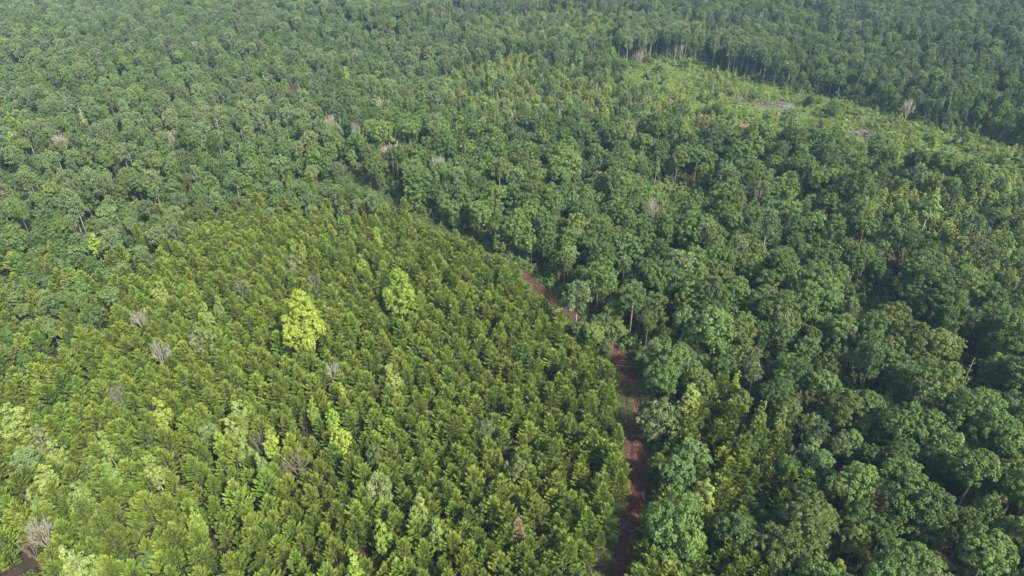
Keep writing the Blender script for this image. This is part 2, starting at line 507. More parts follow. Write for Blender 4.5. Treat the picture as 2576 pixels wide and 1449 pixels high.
# ------------------------------------------------------------------ the ground and the track
TRACK_S = [  # u, v of the centre line on the ground, half width in metres, as the photograph shows it
 (1490, 1520, 2.7), (1542, 1440, 2.7), (1576, 1350, 2.5), (1608, 1250, 2.6), (1600, 1150, 2.4), (1590, 1060, 2.3),
 (1585, 980, 2.2), (1570, 915, 2.1), (1530, 860, 2.2), (1460, 815, 1.9), (1395, 768, 1.9), (1342, 712, 1.7), (1288, 668, 1.3),
 (1225, 634, 1.0), (1140, 596, .9), (1060, 556, .9), (985, 517, 1.0), (905, 472, 1.0), (860, 440, .9)]
tp = np.array([(*at(u, v, 0.0), w) for u, v, w in TRACK_S])
# resample
seg = np.r_[0, np.cumsum(np.hypot(*np.diff(tp[:, :2], axis=0).T))]
ss = np.arange(0, seg[-1], 0.8)
def smooth(a, k=9):
    p = np.pad(a, k, mode='edge'); return np.convolve(p, np.ones(2 * k + 1) / (2 * k + 1), 'valid')
TX, TY, TW = (smooth(np.interp(ss, seg, tp[:, i])) for i in range(3))
def track_dist(x, y):
    x = np.atleast_1d(x); y = np.atleast_1d(y)
    out = np.full(x.shape, 1e9)
    for i in range(0, len(x), 4000):
        d = np.hypot(x[i:i+4000, None] - TX[None], y[i:i+4000, None] - TY[None]) - TW[None] * 1.0
        out[i:i+4000] = d.min(1)
    return out

def ground_material():
    m, N, L = new_mat('forest_floor')
    g = N.new('ShaderNodeNewGeometry')
    n1 = N.new('ShaderNodeTexNoise'); n1.inputs['Scale'].default_value = .9; n1.inputs['Detail'].default_value = 6
    n2 = N.new('ShaderNodeTexNoise'); n2.inputs['Scale'].default_value = .12; n2.inputs['Detail'].default_value = 3
    L.new(g.outputs['Position'], n1.inputs['Vector']); L.new(g.outputs['Position'], n2.inputs['Vector'])
    litter = mixrgb(N, L, n1.outputs[0], (.018, .014, .010), (.052, .038, .025))
    grass = mixrgb(N, L, n1.outputs[0], (.030, .060, .014), (.12, .15, .040))
    clay = mixrgb(N, L, n1.outputs[0], (.10, .055, .035), (.21, .12, .075))
    ag = N.new('ShaderNodeAttribute'); ag.attribute_name = 'grassy'
    ac = N.new('ShaderNodeAttribute'); ac.attribute_name = 'clay'
    c = mixrgb(N, L, ag.outputs['Fac'], litter, grass)
    ad = N.new('ShaderNodeMath'); ad.operation = 'ADD'; L.new(ac.outputs['Fac'], ad.inputs[0]); L.new(n1.outputs[0], ad.inputs[1])
    ra = N.new('ShaderNodeMapRange'); ra.inputs[1].default_value = .85; ra.inputs[2].default_value = 1.05
    L.new(ad.outputs[0], ra.inputs[0])
    c = mixrgb(N, L, ra.outputs[0], c, clay)
    p = N.new('ShaderNodeBsdfPrincipled'); p.inputs['Roughness'].default_value = .95; p.inputs['Specular IOR Level'].default_value = .1
    L.new(c, p.inputs['Base Color'])
    bp = N.new('ShaderNodeBump'); bp.inputs['Strength'].default_value = .6; bp.inputs['Distance'].default_value = .3
    L.new(n1.outputs[0], bp.inputs['Height']); L.new(bp.outputs[0], p.inputs['Normal'])
    o = N.new('ShaderNodeOutputMaterial'); L.new(p.outputs[0], o.inputs[0])
    return m

# open ground (photograph polygons, at ground level)
CLEARING = [(1555, 175), (1640, 150), (1760, 148), (1850, 195), (1990, 225), (2110, 252), (2200, 262), (2300, 300), (2430, 340), (2576, 372), (2720, 420),
            (2720, 560), (2500, 470), (2330, 425), (2200, 400), (2060, 345), (1930, 330), (1840, 318), (1740, 285), (1650, 232), (1570, 205)]
SCRUB2 = [(1130, 170), (1300, 120), (1500, 150), (1600, 200), (1700, 260), (1780, 300), (1650, 320), (1480, 300), (1330, 280), (1180, 270), (1100, 220)]
SCRUB3 = [(2060, 400), (2300, 420), (2720, 520), (2720, 800), (2500, 720), (2380, 640), (2250, 560), (2150, 480)]
SCRUB4 = [(1150, 20), (1500, 15), (1900, 60), (1800, 100), (1500, 110), (1200, 90)]
SMALL_CLR = [(1600, 470), (1690, 455), (1800, 485), (1815, 525), (1730, 545), (1630, 528)]
GLADES = [  # small openings without trees: u, v, ru, rv on the ground
 (2195, 790, 62, 55), (2240, 720, 45, 32), (2430, 960, 70, 45), (1690, 400, 22, 20), (2060, 350, 30, 12), (2150, 425, 30, 10),
 (2030, 45, 45, 16), (1130, 45, 40, 9), (960, 112, 45, 8), (1050, 262, 22, 12), (1950, 262, 45, 14), (2165, 338, 40, 12),
 (2565, 1260, 20, 36), (2480, 640, 30, 25), (1600, 385, 20, 20), (2330, 520, 22, 10), (1610, 1010, 45, 40), (2300, 860, 30, 25), (2060, 640, 22, 18),
 (1880, 700, 18, 14), (2050, 935, 24, 18), (1740, 560, 20, 10)]

GX = np.linspace(-620, 620, 311); GY = np.linspace(-60, 900, 241)
gx, gy = np.meshgrid(GX, GY)
gz = terrain(gx, gy)
gu, gv, gd = proj(gx, gy, gz)
front = gd > 5
grassy = np.zeros_like(gx)
for poly in (CLEARING, SMALL_CLR): grassy = np.where(front & inpoly(gu, gv, poly), 1.0, grassy)
for poly in (SCRUB2, SCRUB3, SCRUB4): grassy = np.where(front & inpoly(gu, gv, poly), np.maximum(grassy, .75), grassy)
clay = np.zeros_like(gx)
def ell(u, v, cu, cv, ru, rv): return ((u - cu) / ru) ** 2 + ((v - cv) / rv) ** 2
for cu, cv, ru, rv in ((1130, 45, 30, 6), (960, 112, 40, 7), (1768, 289, 22, 7), (1874, 314, 26, 7), (2155, 428, 40, 9), (1215, 28, 18, 5),(2330, 522, 16, 7), (2560, 560, 30, 12)):
    clay = np.where(front, np.maximum(clay, np.clip(1.1 - .6 * ell(gu, gv, cu, cv, ru, rv), 0, .7)), clay)
def grid_mesh(name, X, Y, Z, mat, attrs=None):
    ny, nx = X.shape
    me = bpy.data.meshes.new(name)
    idx = np.arange(nx * ny).reshape(ny, nx)
    f = np.stack([idx[:-1, :-1], idx[:-1, 1:], idx[1:, 1:], idx[1:, :-1]], -1).reshape(-1, 4)
    me.from_pydata(np.stack([X, Y, Z], -1).reshape(-1, 3).tolist(), [], f.tolist())
    me.materials.append(mat)
    for k, v in (attrs or {}).items():
        a = me.attributes.new(k, 'FLOAT', 'POINT'); a.data.foreach_set('value', np.asarray(v, np.float32).ravel())
    me.polygons.foreach_set('use_smooth', [True] * len(me.polygons))
    o = bpy.data.objects.new(name, me); COL.objects.link(o)
    return o
ground = grid_mesh('ground', gx, gy, gz, ground_material(), {'grassy': grassy, 'clay': clay})
ground['kind'] = 'structure'
# land carries on to the horizon, a little lower than the woods
fx, fy = np.meshgrid(np.linspace(-5000, 5000, 41), np.linspace(-3000, 6000, 37))
far = grid_mesh('terrain', fx, fy, np.full_like(fx, -9.0), M['bark'])
far['kind'] = 'structure'

def track_material():
    m, N, L = new_mat('red_clay_track')
    g = N.new('ShaderNodeNewGeometry')
    n1 = N.new('ShaderNodeTexNoise'); n1.inputs['Scale'].default_value = .7; n1.inputs['Detail'].default_value = 8; n1.inputs['Roughness'].default_value = .78
    n2 = N.new('ShaderNodeTexNoise'); n2.inputs['Scale'].default_value = 2.6; n2.inputs['Detail'].default_value = 6
    for n in (n1, n2): L.new(g.outputs['Position'], n.inputs['Vector'])
    clay = mixrgb(N, L, n1.outputs[0], (.028, .012, .008), (.088, .036, .022))
    r = N.new('ShaderNodeMapRange'); r.inputs[1].default_value = .52; r.inputs[2].default_value = .70
    L.new(n2.outputs[0], r.inputs[0])
    clay = mixrgb(N, L, r.outputs[0], clay, (.135, .068, .044))
    weeds = mixrgb(N, L, n2.outputs[0], (.016, .022, .009), (.055, .062, .024))  # weeds on the verges and crown; same colour paints shade on the far stretch
    ac = N.new('ShaderNodeAttribute'); ac.attribute_name = 'wear_shade'
    s = N.new('ShaderNodeMath'); s.operation = 'ADD'; L.new(ac.outputs['Fac'], s.inputs[0]); L.new(n1.outputs[0], s.inputs[1])
    rr = N.new('ShaderNodeMapRange'); rr.inputs[1].default_value = .80; rr.inputs[2].default_value = .92
    L.new(s.outputs[0], rr.inputs[0])
    c = mixrgb(N, L, rr.outputs[0], weeds, clay)
    p = N.new('ShaderNodeBsdfPrincipled'); p.inputs['Roughness'].default_value = .95; p.inputs['Specular IOR Level'].default_value = .1
    L.new(c, p.inputs['Base Color'])
    bp = N.new('ShaderNodeBump'); bp.inputs['Strength'].default_value = .7; bp.inputs['Distance'].default_value = .2
    L.new(n2.outputs[0], bp.inputs['Height']); L.new(bp.outputs[0], p.inputs['Normal'])
    o = N.new('ShaderNodeOutputMaterial'); L.new(p.outputs[0], o.inputs[0])
    return m
nx_ = 25
tdx, tdy = np.gradient(TX), np.gradient(TY)
tl = np.hypot(tdx, tdy); nxv, nyv = -tdy / tl, tdx / tl
acr = np.linspace(-1.5, 1.5, nx_)
X = TX[:, None] + nxv[:, None] * acr[None] * TW[:, None]
Y = TY[:, None] + nyv[:, None] * acr[None] * TW[:, None]
rut = -.16 * np.exp(-((np.abs(acr) - .42) / .13) ** 2) + .06 * np.exp(-(acr / .2) ** 2)
# the ground grid is coarser than the track: sit clear of its facets
gstepx, gstepy = GX[1] - GX[0], GY[1] - GY[0]
def gridz(x, y):
    fx_ = (x - GX[0]) / gstepx; fy_ = (y - GY[0]) / gstepy
    i = np.clip(fx_.astype(int), 0, len(GX) - 2); j = np.clip(fy_.astype(int), 0, len(GY) - 2)
    a, b = fx_ - i, fy_ - j
    return (gz[j, i] * (1 - a) * (1 - b) + gz[j, i + 1] * a * (1 - b) + gz[j + 1, i] * (1 - a) * b + gz[j + 1, i + 1] * a * b)
edge = np.clip((1.5 - np.abs(acr)) / .25, 0, 1)
Z = gridz(X, Y) + (.30 + rut[None] + .10 * rng.normal(0, .5, X.shape)) * edge[None] - .12 * (1 - edge[None])
along = np.arange(len(TX)) * .8
wear_shade = np.exp(-(np.abs(acr)[None] / (.95 + .12 * np.sin(along * .23)[:, None])) ** 6) * .5 + .0
_, tv_, _ = proj(TX, TY, terrain(TX, TY))
wear_shade = wear_shade - .30 * np.clip((690 - tv_) / 60, 0, 1)[:, None]  # far stretch painted dark in place of the shade lying on it
wear_shade = wear_shade - .42 * np.exp(-((acr[None] - .30 - .2 * np.sin(along * .11)[:, None]) / .26) ** 2) * (np.sin(along * .17) > .1)[:, None] * 1.0
track = grid_mesh('dirt_track', X, Y, Z, track_material(), {'wear_shade': wear_shade})
track['kind'] = 'structure'

# ------------------------------------------------------------------ where the trees stand
PINE_STAND = [(-400, 1000), (0, 905), (120, 865), (215, 815), (275, 745), (330, 665), (420, 610), (520, 570), (640, 545), (760, 535), (900, 545), (1030, 550),
              (1200, 606), (1310, 695), (1405, 790), (1500, 860), (1545, 950), (1560, 1040), (1568, 1150), (1575, 1250), (1535, 1340), (1505, 1449), (1480, 1700), (-500, 1700)]
LEFT_MIX = [(-300, 560), (0, 620), (150, 640), (300, 600), (280, 745), (120, 865), (0, 905), (-300, 980)]
OAK_CLUMP = [(30, 770), (90, 725), (190, 735), (225, 790), (215, 830), (120, 880), (45, 870)]
PINE_RIGHT = [(1640, 1700), (1590, 1400), (1640, 1330), (1655, 1230), (1650, 1140), (1700, 1060), (1760, 900), (1830, 930), (1880, 1030), (1990, 1090),
              (2080, 1250), (2010, 1390), (1960, 1700)]
BOTTOM_MIX = [(-400, 1120), (200, 1100), (480, 1180), (640, 1290), (900, 1340), (1150, 1330), (1350, 1420), (1400, 1700), (-500, 1700)]
PINE_EDGE = [(1560, 60), (1700, 60), (1735, 120), (1700, 128), (1640, 140), (1570, 132)]
PINE_EDGE2 = [(1820, 100), (1960, 120), (1965, 160), (1890, 172), (1830, 150)]
BARE_EDGE = [(880, 0), (1150, -5), (1300, 0), (1300, 18), (1150, 22), (1000, 45), (880, 50)]

trees = []   # dicts: kind, x, y, s(cale), rz, special label
occupied = []
def put(kind, x, y, s, sz=None, label=None, var=None, tilt=0.0, cat=None, mark=None):
    trees.append(dict(kind=kind, x=float(x), y=float(y), s=float(s), sz=float(sz or s), rz=float(rng.uniform(0, 6.283)), label=label,
                      var=int(rng.integers(len(PROTO[kind]))) if var is None else var, tilt=tilt, mark=mark))

# --- trees that can be told apart in the photograph: kind, centre u, v, width, height (grid px), label, short name
SPECIAL = [
 ('big_poplar', 757, 790, 102, 125, 'largest bright yellow-green poplar, broad forked crown with pale limbs showing in the pine stand', 'the largest yellow poplar'),
 ('big_poplar', 1003, 718, 84, 92, 'rounded yellow-green poplar standing alone in the pines near the curve of the track', 'the rounded lone poplar'),
 ('lime', 985, 945, 55, 75, 'pale lime poplar with whitish leaf tops in the middle of the pine stand', 'the pale whitish-topped poplar'),
 ('poplar', 862, 1000, 34, 42, 'small lime poplar tip, uppermost of the cluster left of the whitish-topped poplar', 'the uppermost cluster poplar'),
 ('poplar', 832, 1042, 40, 58, 'narrow yellow-green poplar in the middle of the small poplar cluster', 'the middle cluster poplar'),
 ('poplar', 788, 1030, 30, 42, 'slim lime poplar at the left end of the small poplar cluster', 'the slim cluster poplar'),
 ('poplar', 852, 1096, 62, 62, 'round yellow poplar lowest in the small poplar cluster', 'the round lowest cluster poplar'),
 ('lime', 600, 1032, 58, 60, 'tall pale yellow poplar with a pointed top above its twin', 'the pointed pale poplar'),
 ('lime', 590, 1080, 60, 62, 'pale yellow poplar directly in front of its pointed twin', 'the lower twin poplar'),
 ('poplar', 552, 1112, 44, 56, 'bright yellow poplar left of and below the pale twin poplars', 'the poplar below the twins'),
 ('lime', 615, 1134, 46, 50, 'light green poplar between two brighter poplars below the twins', 'the dull poplar below the twins'),
 ('poplar', 682, 1112, 48, 48, 'bushy yellow poplar beside a small grey dead tree', 'the bushy poplar by the snag'),
 ('lime', 662, 1172, 52, 84, 'tall slanting pale yellow poplar with feathery side in the lower pine stand', 'the tall feathery poplar'),
 ('poplar', 491, 1306, 50, 66, 'isolated bright yellow-green poplar surrounded by dark pines', 'the isolated bright poplar'),
 ('lime', 1052, 1274, 48, 58, 'pale yellow-green poplar to the right of the silvery willow-like tree', 'the poplar by the silvery tree'),
 ('poplar', 962, 1345, 52, 72, 'yellow-green poplar below the silvery willow-like tree', 'the poplar below the silvery tree'),
 ('poplar', 890, 1426, 52, 62, 'bright green poplar cut by the bottom edge of the photo', 'the poplar at the bottom edge'),
 ('lime', 1098, 1336, 42, 60, 'leaning pale lime poplar near the bottom of the pine stand', 'the leaning pale poplar'),
 ('lime', 198, 1416, 104, 74, 'wide yellow-green broadleaf crown at the bottom edge, near the left corner', 'the wide corner poplar'),
 ('lime', 386, 1174, 60, 66, 'yellow-green poplar with ragged top, rightmost of the left-hand poplars', 'the ragged-topped poplar'),
 ('lime', 272, 1188, 52, 66, 'lime poplar with a greyish round tree behind its left shoulder', 'the lime poplar in the row'),
 ('lime', 196, 1244, 66, 78, 'tall pale lime poplar with dense scaly foliage among left-hand poplars', 'the scaly lime poplar'),
 ('lime', 140, 1132, 52, 60, 'pale lime poplar, highest of the group by the left edge', 'the highest lime poplar'),
 ('lime', 118, 1202, 60, 56, 'broad pale lime poplar below the highest of the left edge group', 'the broad lime poplar'),
 ('lime', 92, 1262, 52, 48, 'short lime poplar right above the grey bare tree', 'the short lime poplar'),
 ('lime', 30, 1052, 72, 46, 'pale yellow poplar crown cut by the left edge of the photo', 'the left edge poplar'),
 ('lime', 266, 1112, 36, 44, 'small lime poplar poking up between pines in the lower left', 'the small lower left poplar'),
 ('silver', 96, 1092, 34, 36, 'small silver-green broadleaf poking out of the pines near the left edge', 'the small silvery tip'),
 ('poplar', 405, 1034, 48, 50, 'rounded grass-green poplar in the pines left of the pale twins', 'the rounded grass-green poplar'),
 ('poplar', 1851, 965, 38, 44, 'small bright yellow-green poplar poking out of the oaks right of the track', 'the bright tip among oaks'),
 ('lime', 1769, 1243, 66, 100, 'tall bright green poplar standing among pines just right of the track', 'the tall poplar right of the track'),
 ('lime', 1966, 1052, 36, 82, 'slender lime poplar, right one of a pair in the mixed stand', 'the slender right-hand poplar'),
 ('lime', 1912, 1036, 38, 60, 'slender yellow-green poplar, left one of a pair in the mixed stand', 'the slender left-hand poplar'),
 ('poplar', 2441, 1122, 52, 58, 'bright green tree in the dark oaks near the lower right edge', 'the bright lower right tree'),
 ('poplar', 2104, 1434, 60, 44, 'yellow-green tree top cut by the bottom edge, right of the mixed stand', 'the bottom edge lime tree'),
 ('poplar', 950, 596, 32, 44, 'yellow-green sapling near the upper edge of the pine stand', 'the upper stand poplar'),
 ('poplar', 908, 664, 32, 46, 'slim yellow-green poplar above and left of the rounded lone poplar', 'the slim poplar up slope'),
 ('poplar', 737, 622, 20, 40, 'narrow lime poplar spire, left one of two close together', 'the left spire'),
 ('poplar', 760, 624, 22, 44, 'narrow lime poplar spire, right one of two close together', 'the right spire'),
 ('lime', 404, 736, 44, 34, 'rounded yellow broadleaf crown on the left part of the pine stand', 'the rounded yellow crown'),
 ('lime', 548, 768, 22, 52, 'thin pale spire of a poplar left of the largest poplar', 'the thin pale spire'),
 ('lime', 514, 790, 36, 50, 'light green poplar beside the thin pale spire', 'the poplar beside the spire'),
 ('lime', 1158, 322, 44, 38, 'fresh green rounded tree among darker oaks above the track', 'the fresh green rounded tree'),
 ('poplar', 238, 610, 40, 28, 'bright yellow-green crown within the grey-green wood at the left', 'the bright crown at left'),
 ('lime', 1240, 186, 28, 44, 'pointed yellow-green tree in the upper middle of the woods', 'the pointed upper tree'),
 ('lime', 868, 182, 24, 30, 'small bright green tree in the far woods near the top', 'the small far bright tree'),
 ('poplar', 2354, 338, 24, 42, 'yellow narrow tree on the clearing at the right', 'the yellow clearing tree'),
 ('poplar', 1718, 240, 26, 38, 'yellow-green sapling at the far end of the clearing', 'the far clearing sapling'),
 ('poplar', 26, 300, 38, 26, 'yellow-green crown at the left edge of the far woods', 'the left edge yellow crown'),
 ('poplar', 132, 418, 34, 34, 'yellow-green crown in the far woods near the large bare tree', 'the yellow crown by the bare tree'),
 ('poplar', 122, 396, 24, 26, 'small yellow crown just behind the other yellow crown at far left', 'the small hind yellow crown'),
 ('lime', 34, 356, 48, 30, 'wide yellow-green round crown at the far left edge', 'the wide left edge crown'),
 ('lime', 430, 290, 30, 26, 'light green crown in the far woods below a grey bare tree', 'the light far crown'),
 ('poplar', 2350, 700, 30, 30, 'bright green crown in the oaks near the right edge', 'the bright right edge crown'),
 ('poplar', 1530, 640, 40, 34, 'yellow-tinted oak crown right of the dark track bend', 'the yellow-tinted crown'),
 ('lime', 2345, 510, 60, 50, 'large fresh green tree in the saplings by the right edge', 'the large fresh green tree'),
 ('poplar', 2380, 395, 30, 40, 'yellow-green sapling below the yellow clearing tree', 'the lower clearing sapling'),
 ('poplar', 2430, 410, 26, 40, 'upright yellow sapling by the right end of the clearing', 'the right clearing sapling'),
 ('poplar', 2260, 370, 26, 34, 'yellow-green sapling in the middle of the clearing scrub', 'the mid clearing sapling'),
 ('bare', 963, 256, 42, 30, 'whitish bare dead tree with fan-shaped limbs in the upper woods', 'the whitish fan-shaped dead tree'),
 ('bare', 984, 368, 58, 36, 'wide pale grey dead tree with twisted limbs among dark oaks', 'the wide twisted dead tree'),
 ('bare', 152, 348, 46, 34, 'large pale bare tree in the far woods near the left edge', 'the large pale bare tree'),
 ('bare', 356, 800, 52, 60, 'greenish-grey bare tree with fine twigs and a curved stem in the pine stand', 'the fine-twigged bare tree'),
 ('bare_dark', 790, 706, 40, 40, 'purplish bare thicket tree behind the largest yellow poplar', 'the purplish bare tree'),
 ('bare_dark', 602, 716, 40, 32, 'brownish half-bare tree in the upper pine stand', 'the brownish bare tree'),
 ('bare', 102, 1334, 62, 60, 'grey leafless tree with a full fan of twigs near the lower left corner', 'the grey fan-twigged tree'),
 ('bare_dark', 72, 1368, 44, 34, 'dark small leafless tree in the shade of the grey fan-twigged tree', 'the dark leafless tree'),
 ('bare_dark', 415, 270, 42, 32, 'brown-grey leafless tree in the far woods at upper left', 'the brown-grey far tree'),
 ('bare_dark', 290, 985, 44, 46, 'purplish grey leafless tree leaning among pines at the left', 'the leaning leafless tree'),
 ('bare_dark', 650, 1104, 32, 32, 'small dark grey leafless tree left of the bushy poplar', 'the small leafless tree'),
 ('bare', 1297, 292, 34, 40, 'upright pinkish-grey bare tree in the upper middle woods', 'the upright pinkish bare tree'),
 ('bare', 830, 298, 34, 26, 'pale bare treetop in the woods left of the wide twisted one', 'the pale bare treetop'),
 ('bare', 422, 338, 24, 26, 'small white bare treetop in the far left woods', 'the small white treetop'),
 ('bare', 894, 322, 26, 34, 'grey bare treetop just right of another in the upper woods', 'the second grey treetop'),
 ('snag', 204, 290, 22, 34, 'thin bare conifer skeleton in the far left woods', 'the thin conifer skeleton'),
 ('snag', 548, 318, 22, 24, 'short broken bare snag in the far woods', 'the short broken snag'),
 ('bare', 840, 935, 42, 56, 'grey-green bare twiggy tree in the middle of the pine stand', 'the twiggy mid-stand tree'),
 ('bare', 402, 884, 50, 34, 'pale grey twiggy low tree in the left part of the pine stand', 'the low twiggy tree'),
 ('bare', 1640, 516, 34, 34, 'bare pinkish tree at the edge of the small grassy gap', 'the bare tree by the gap'),
 ('bare', 1100, 402, 40, 22, 'fallen-looking whitish bare limbs in front of the twisted dead tree', 'the whitish bare limbs'),
 ('bare_dark', 735, 214, 36, 28, 'purplish bare tree in the far upper woods', 'the far purplish tree'),
 ('bare', 2290, 256, 30, 40, 'pale forked bare tree standing at the far side of the clearing', 'the pale forked snag'),
 ('snag', 2440, 930, 24, 60, 'pale slender bare stem by the dark gap at the right', 'the pale slender stem'),
 ('bare_dark', 746, 1165, 72, 66, 'grey-brown thinly leaved round tree in the lower pine stand', 'the grey-brown round tree'),
 ('bare_dark', 2045, 948, 50, 36, 'brown bare branches in a dark gap between the oaks', 'the brown bare branches'),
 ('rust_pine', 1300, 1342, 54, 36, 'rusty orange-brown dying pine near the bottom of the pine stand', 'the rusty dying pine'),
 ('silver', 1660, 1036, 96, 84, 'pale grey-green tree with white limbs showing, leaning over the track', 'the pale tree over the track'),
 ('silver', 944, 1216, 76, 76, 'silvery pale green willow-like tree, largest pale crown in the lower pine stand', 'the silvery willow-like tree'),
 ('silver', 506, 852, 72, 58, 'grey-green rounded broadleaf crown in the left part of the pine stand', 'the grey-green rounded crown'),
 ('silver', 735, 660, 50, 56, 'grey-green broadleaf crown in the upper pine stand below two spires', 'the grey-green crown below spires'),
 ('silver', 1025, 296, 44, 40, 'pale silvery tree right of the whitish fan-shaped dead tree', 'the pale silvery far tree'),
 ('silver', 1300, 1170, 46, 44, 'silvery green rounded crown low in the right half of the pine stand', 'the silvery crown in pines'),
 ('silver', 1610, 1240, 1, 1, '', ''),
]
SPECIAL = [s for s in SPECIAL if s[3] > 5]
SIZE = {'big_poplar': (7.0, 11, 10), 'poplar': (3.9, 7, 7.6), 'lime': (3.9, 7, 7.6), 'silver': (6.8, 7, 7.2), 'bare': (7.2, 7, 6.5), 'bare_dark': (5.8, 6, 5.8), 'snag': (3.0, 7, 8.5), 'rust_pine': (3.8, 5, 5.5)}
PH = {'big_poplar': 14, 'poplar': 10.5, 'lime': 10.5, 'silver': 11, 'bare': 9.5, 'bare_dark': 8.5, 'snag': 12, 'rust_pine': 8}
marks = []
for kind, u, v, w, h, lab, short in SPECIAL:
    # crown centre height grows with the tree: solve for size and place together
    hc = 8.0
    for _ in range(3):
        x, y = at(u, v, hc)
        _, _, dep = proj(x, y, hc)
        wm = w * dep / FOC                     # crown width in metres
        s = wm / SIZE[kind][0] * (.88 if kind in ('lime', 'poplar') else 1)
        s = min(max(s, .55), 1.9)
        sz = min(max(s * (.75 + .25 * h / w), .75), 1.45)
        top = PH[kind] * sz
        if kind in ('poplar', 'lime', 'silver', 'big_poplar'): sz = max(sz, 10.2 / PH[kind])
        if kind in ('bare', 'bare_dark'): sz = max(sz, 10.4 / PH[kind])
        if kind == 'rust_pine': sz = 1.1; s = max(s, .7)
        hc = PH[kind] * sz * .70
    if v < 560 and sz * PH[kind] < 14: sz = 14 / PH[kind]; x, y = at(u, v, 14 * .76)
    put(kind, x, y, s, sz, lab, tilt=.0, mark=short)
    marks.append((short, u, v))
    occupied.append((x, y, min(wm * .42, 2.4 if kind == 'big_poplar' else 1.1) if v > 560 else wm * .42))

def hexgrid(x0, x1, y0, y1, s, jit):
    xs = np.arange(x0, x1, s); ys = np.arange(y0, y1, s * .87)
    X, Y = np.meshgrid(xs, ys)
    X = X + (np.arange(len(ys)) % 2)[:, None] * s * .5
    X = X + rng.uniform(-jit, jit, X.shape) * s; Y = Y + rng.uniform(-jit, jit, Y.shape) * s
    return X.ravel(), Y.ravel()
def visible(x, y, margin=170, h=8):
    u, v, d = proj(x, y, terrain(x, y) + h)
    return (d > 5) & (u > -margin * 1.7) & (u < W_S + margin) & (v > -90) & (v < H_S + margin), u, v
occ = np.array(occupied)
def free(x, y, extra=0.0):
    ok = np.ones(len(x), bool)
    for ox, oy, r in occ: ok &= np.hypot(x - ox, y - oy) > r + extra
    return ok
def nz(x, y, s, o=0.0):
    return np.array([noise.noise(Vector((a * s + o, b * s - o, 3.1 + o))) for a, b in zip(x, y)])
def in_glade(x, y, h=0.0):
    u, v, d = proj(x, y, terrain(x, y) + h)
    g = np.zeros(len(x), bool)
    for cu, cv, ru, rv in GLADES: g |= ell(u, v, cu, cv, ru, rv) < 1
    wa, wb = nz(x, y, .05, 61), nz(x, y, .05, 77)
    c = inpoly(u + wa * 40, v + wb * 16, CLEARING)
    if h > 0: c &= nz(x, y, .045, 13) < .30
    g |= c | inpoly(u, v, SMALL_CLR)
    return g
def nz(x, y, s, o=0.0):
    return np.array([noise.noise(Vector((a * s + o, b * s - o, 3.1 + o))) for a, b in zip(x, y)])

OPEN = np.array([(1530, 1446), (1560, 1446), (1535, 1420), (1560, 1410), (1570, 1370), (1590, 1320), (1612, 1250), (1600, 1200), (1606, 1150), (1590, 1100), (1575, 1050), (1570, 980), (1578, 930), (1572, 890),
                 (1410, 782), (1395, 765), (1368, 738), (1345, 708), (1318, 688), (1650, 492), (1700, 497), (1750, 505), (1700, 482)])
OPEN_FAR = np.array([(1285, 668), (1262, 655), (1238, 642), (1215, 628), (1188, 616), (1160, 606), (1130, 590), (1100, 575), (1070, 560), (1040, 545), (1012, 532), (990, 520), (965, 505), (940, 492), (920, 481), (905, 472)])
OPEN_CLR = np.array([(1767, 288), (1757, 290), (1777, 290), (1874, 313), (1860, 314), (1888, 314), (2140, 426), (2154, 427), (2168, 429), (1915, 262), (1938, 263), (1960, 266), (1985, 277), (2145, 337), (2165, 339), (2185, 342), (1868, 255), (1700, 200), (1720, 190), (1990, 300), (2040, 310), (2250, 320), (2300, 345), (2350, 360), (2420, 385)])
def hides(x, y, h, rad, pts=None):
    """would a tree here stand in front of a part of the track that the photograph shows?"""
    z = terrain(x, y)
    u1, v1, d1 = proj(x, y, z + h); u0, v0, d0 = proj(x, y, z)
    r_ = rad * FOC / d0
    out = np.zeros(len(x), bool)
    for a, b in (OPEN if pts is None else pts): out |= (np.abs(u0 - a) < r_) & (b > v1 - r_ * .2) & (b < v0 + 2)
    return out
def wobble(x, y):
    a, b = nz(x, y, .06, 31), nz(x, y, .06, 47)
    return a * 95 + nz(x, y, .25, 3) * 40, b * 55 + nz(x, y, .25, 8) * 26
# --- young pines
x, y = hexgrid(-190, 120, 40, 270, 2.7, .37)
ok, u, v = visible(x, y, h=6.5)
wob = np.where(u < 1050, 1.0, 0.0)
wu, wv = wobble(x, y)
u = u + wu * wob; v = v + wv * wob
ins = inpoly(u, v, PINE_STAND) & ~inpoly(u, v, OAK_CLUMP)
mixz = inpoly(u, v, BOTTOM_MIX)
right = inpoly(u, v, PINE_RIGHT)
lm = inpoly(u, v, LEFT_MIX) | inpoly(u, v, [(240, 640), (420, 545), (640, 470), (900, 480), (1060, 535), (900, 560), (640, 560), (420, 620)])
r = rng.random(len(x))
keep = ok & ((ins & (~mixz | (r < .80))) | (right & (r < .80)) | (lm & (r < .30)))
keep &= (track_dist(x, y) > np.where(v < 690, -.4, .2)) & free(x, y, .3) & ~hides(x, y, 7.0, 1.3)
n1 = nz(x, y, .07, 5)
keep &= ~((n1 > .42) & (r > .5))
px, py = x[keep], y[keep]
for a, b, uu, vv in zip(px, py, u[keep], v[keep]):
    s = rng.uniform(.56, 1.08)
    put('young_pine', a, b, s, (.35 + .62 * s) * rng.uniform(.86, 1.18), tilt=rng.normal(0, .05))
PXY = np.column_stack([px, py])

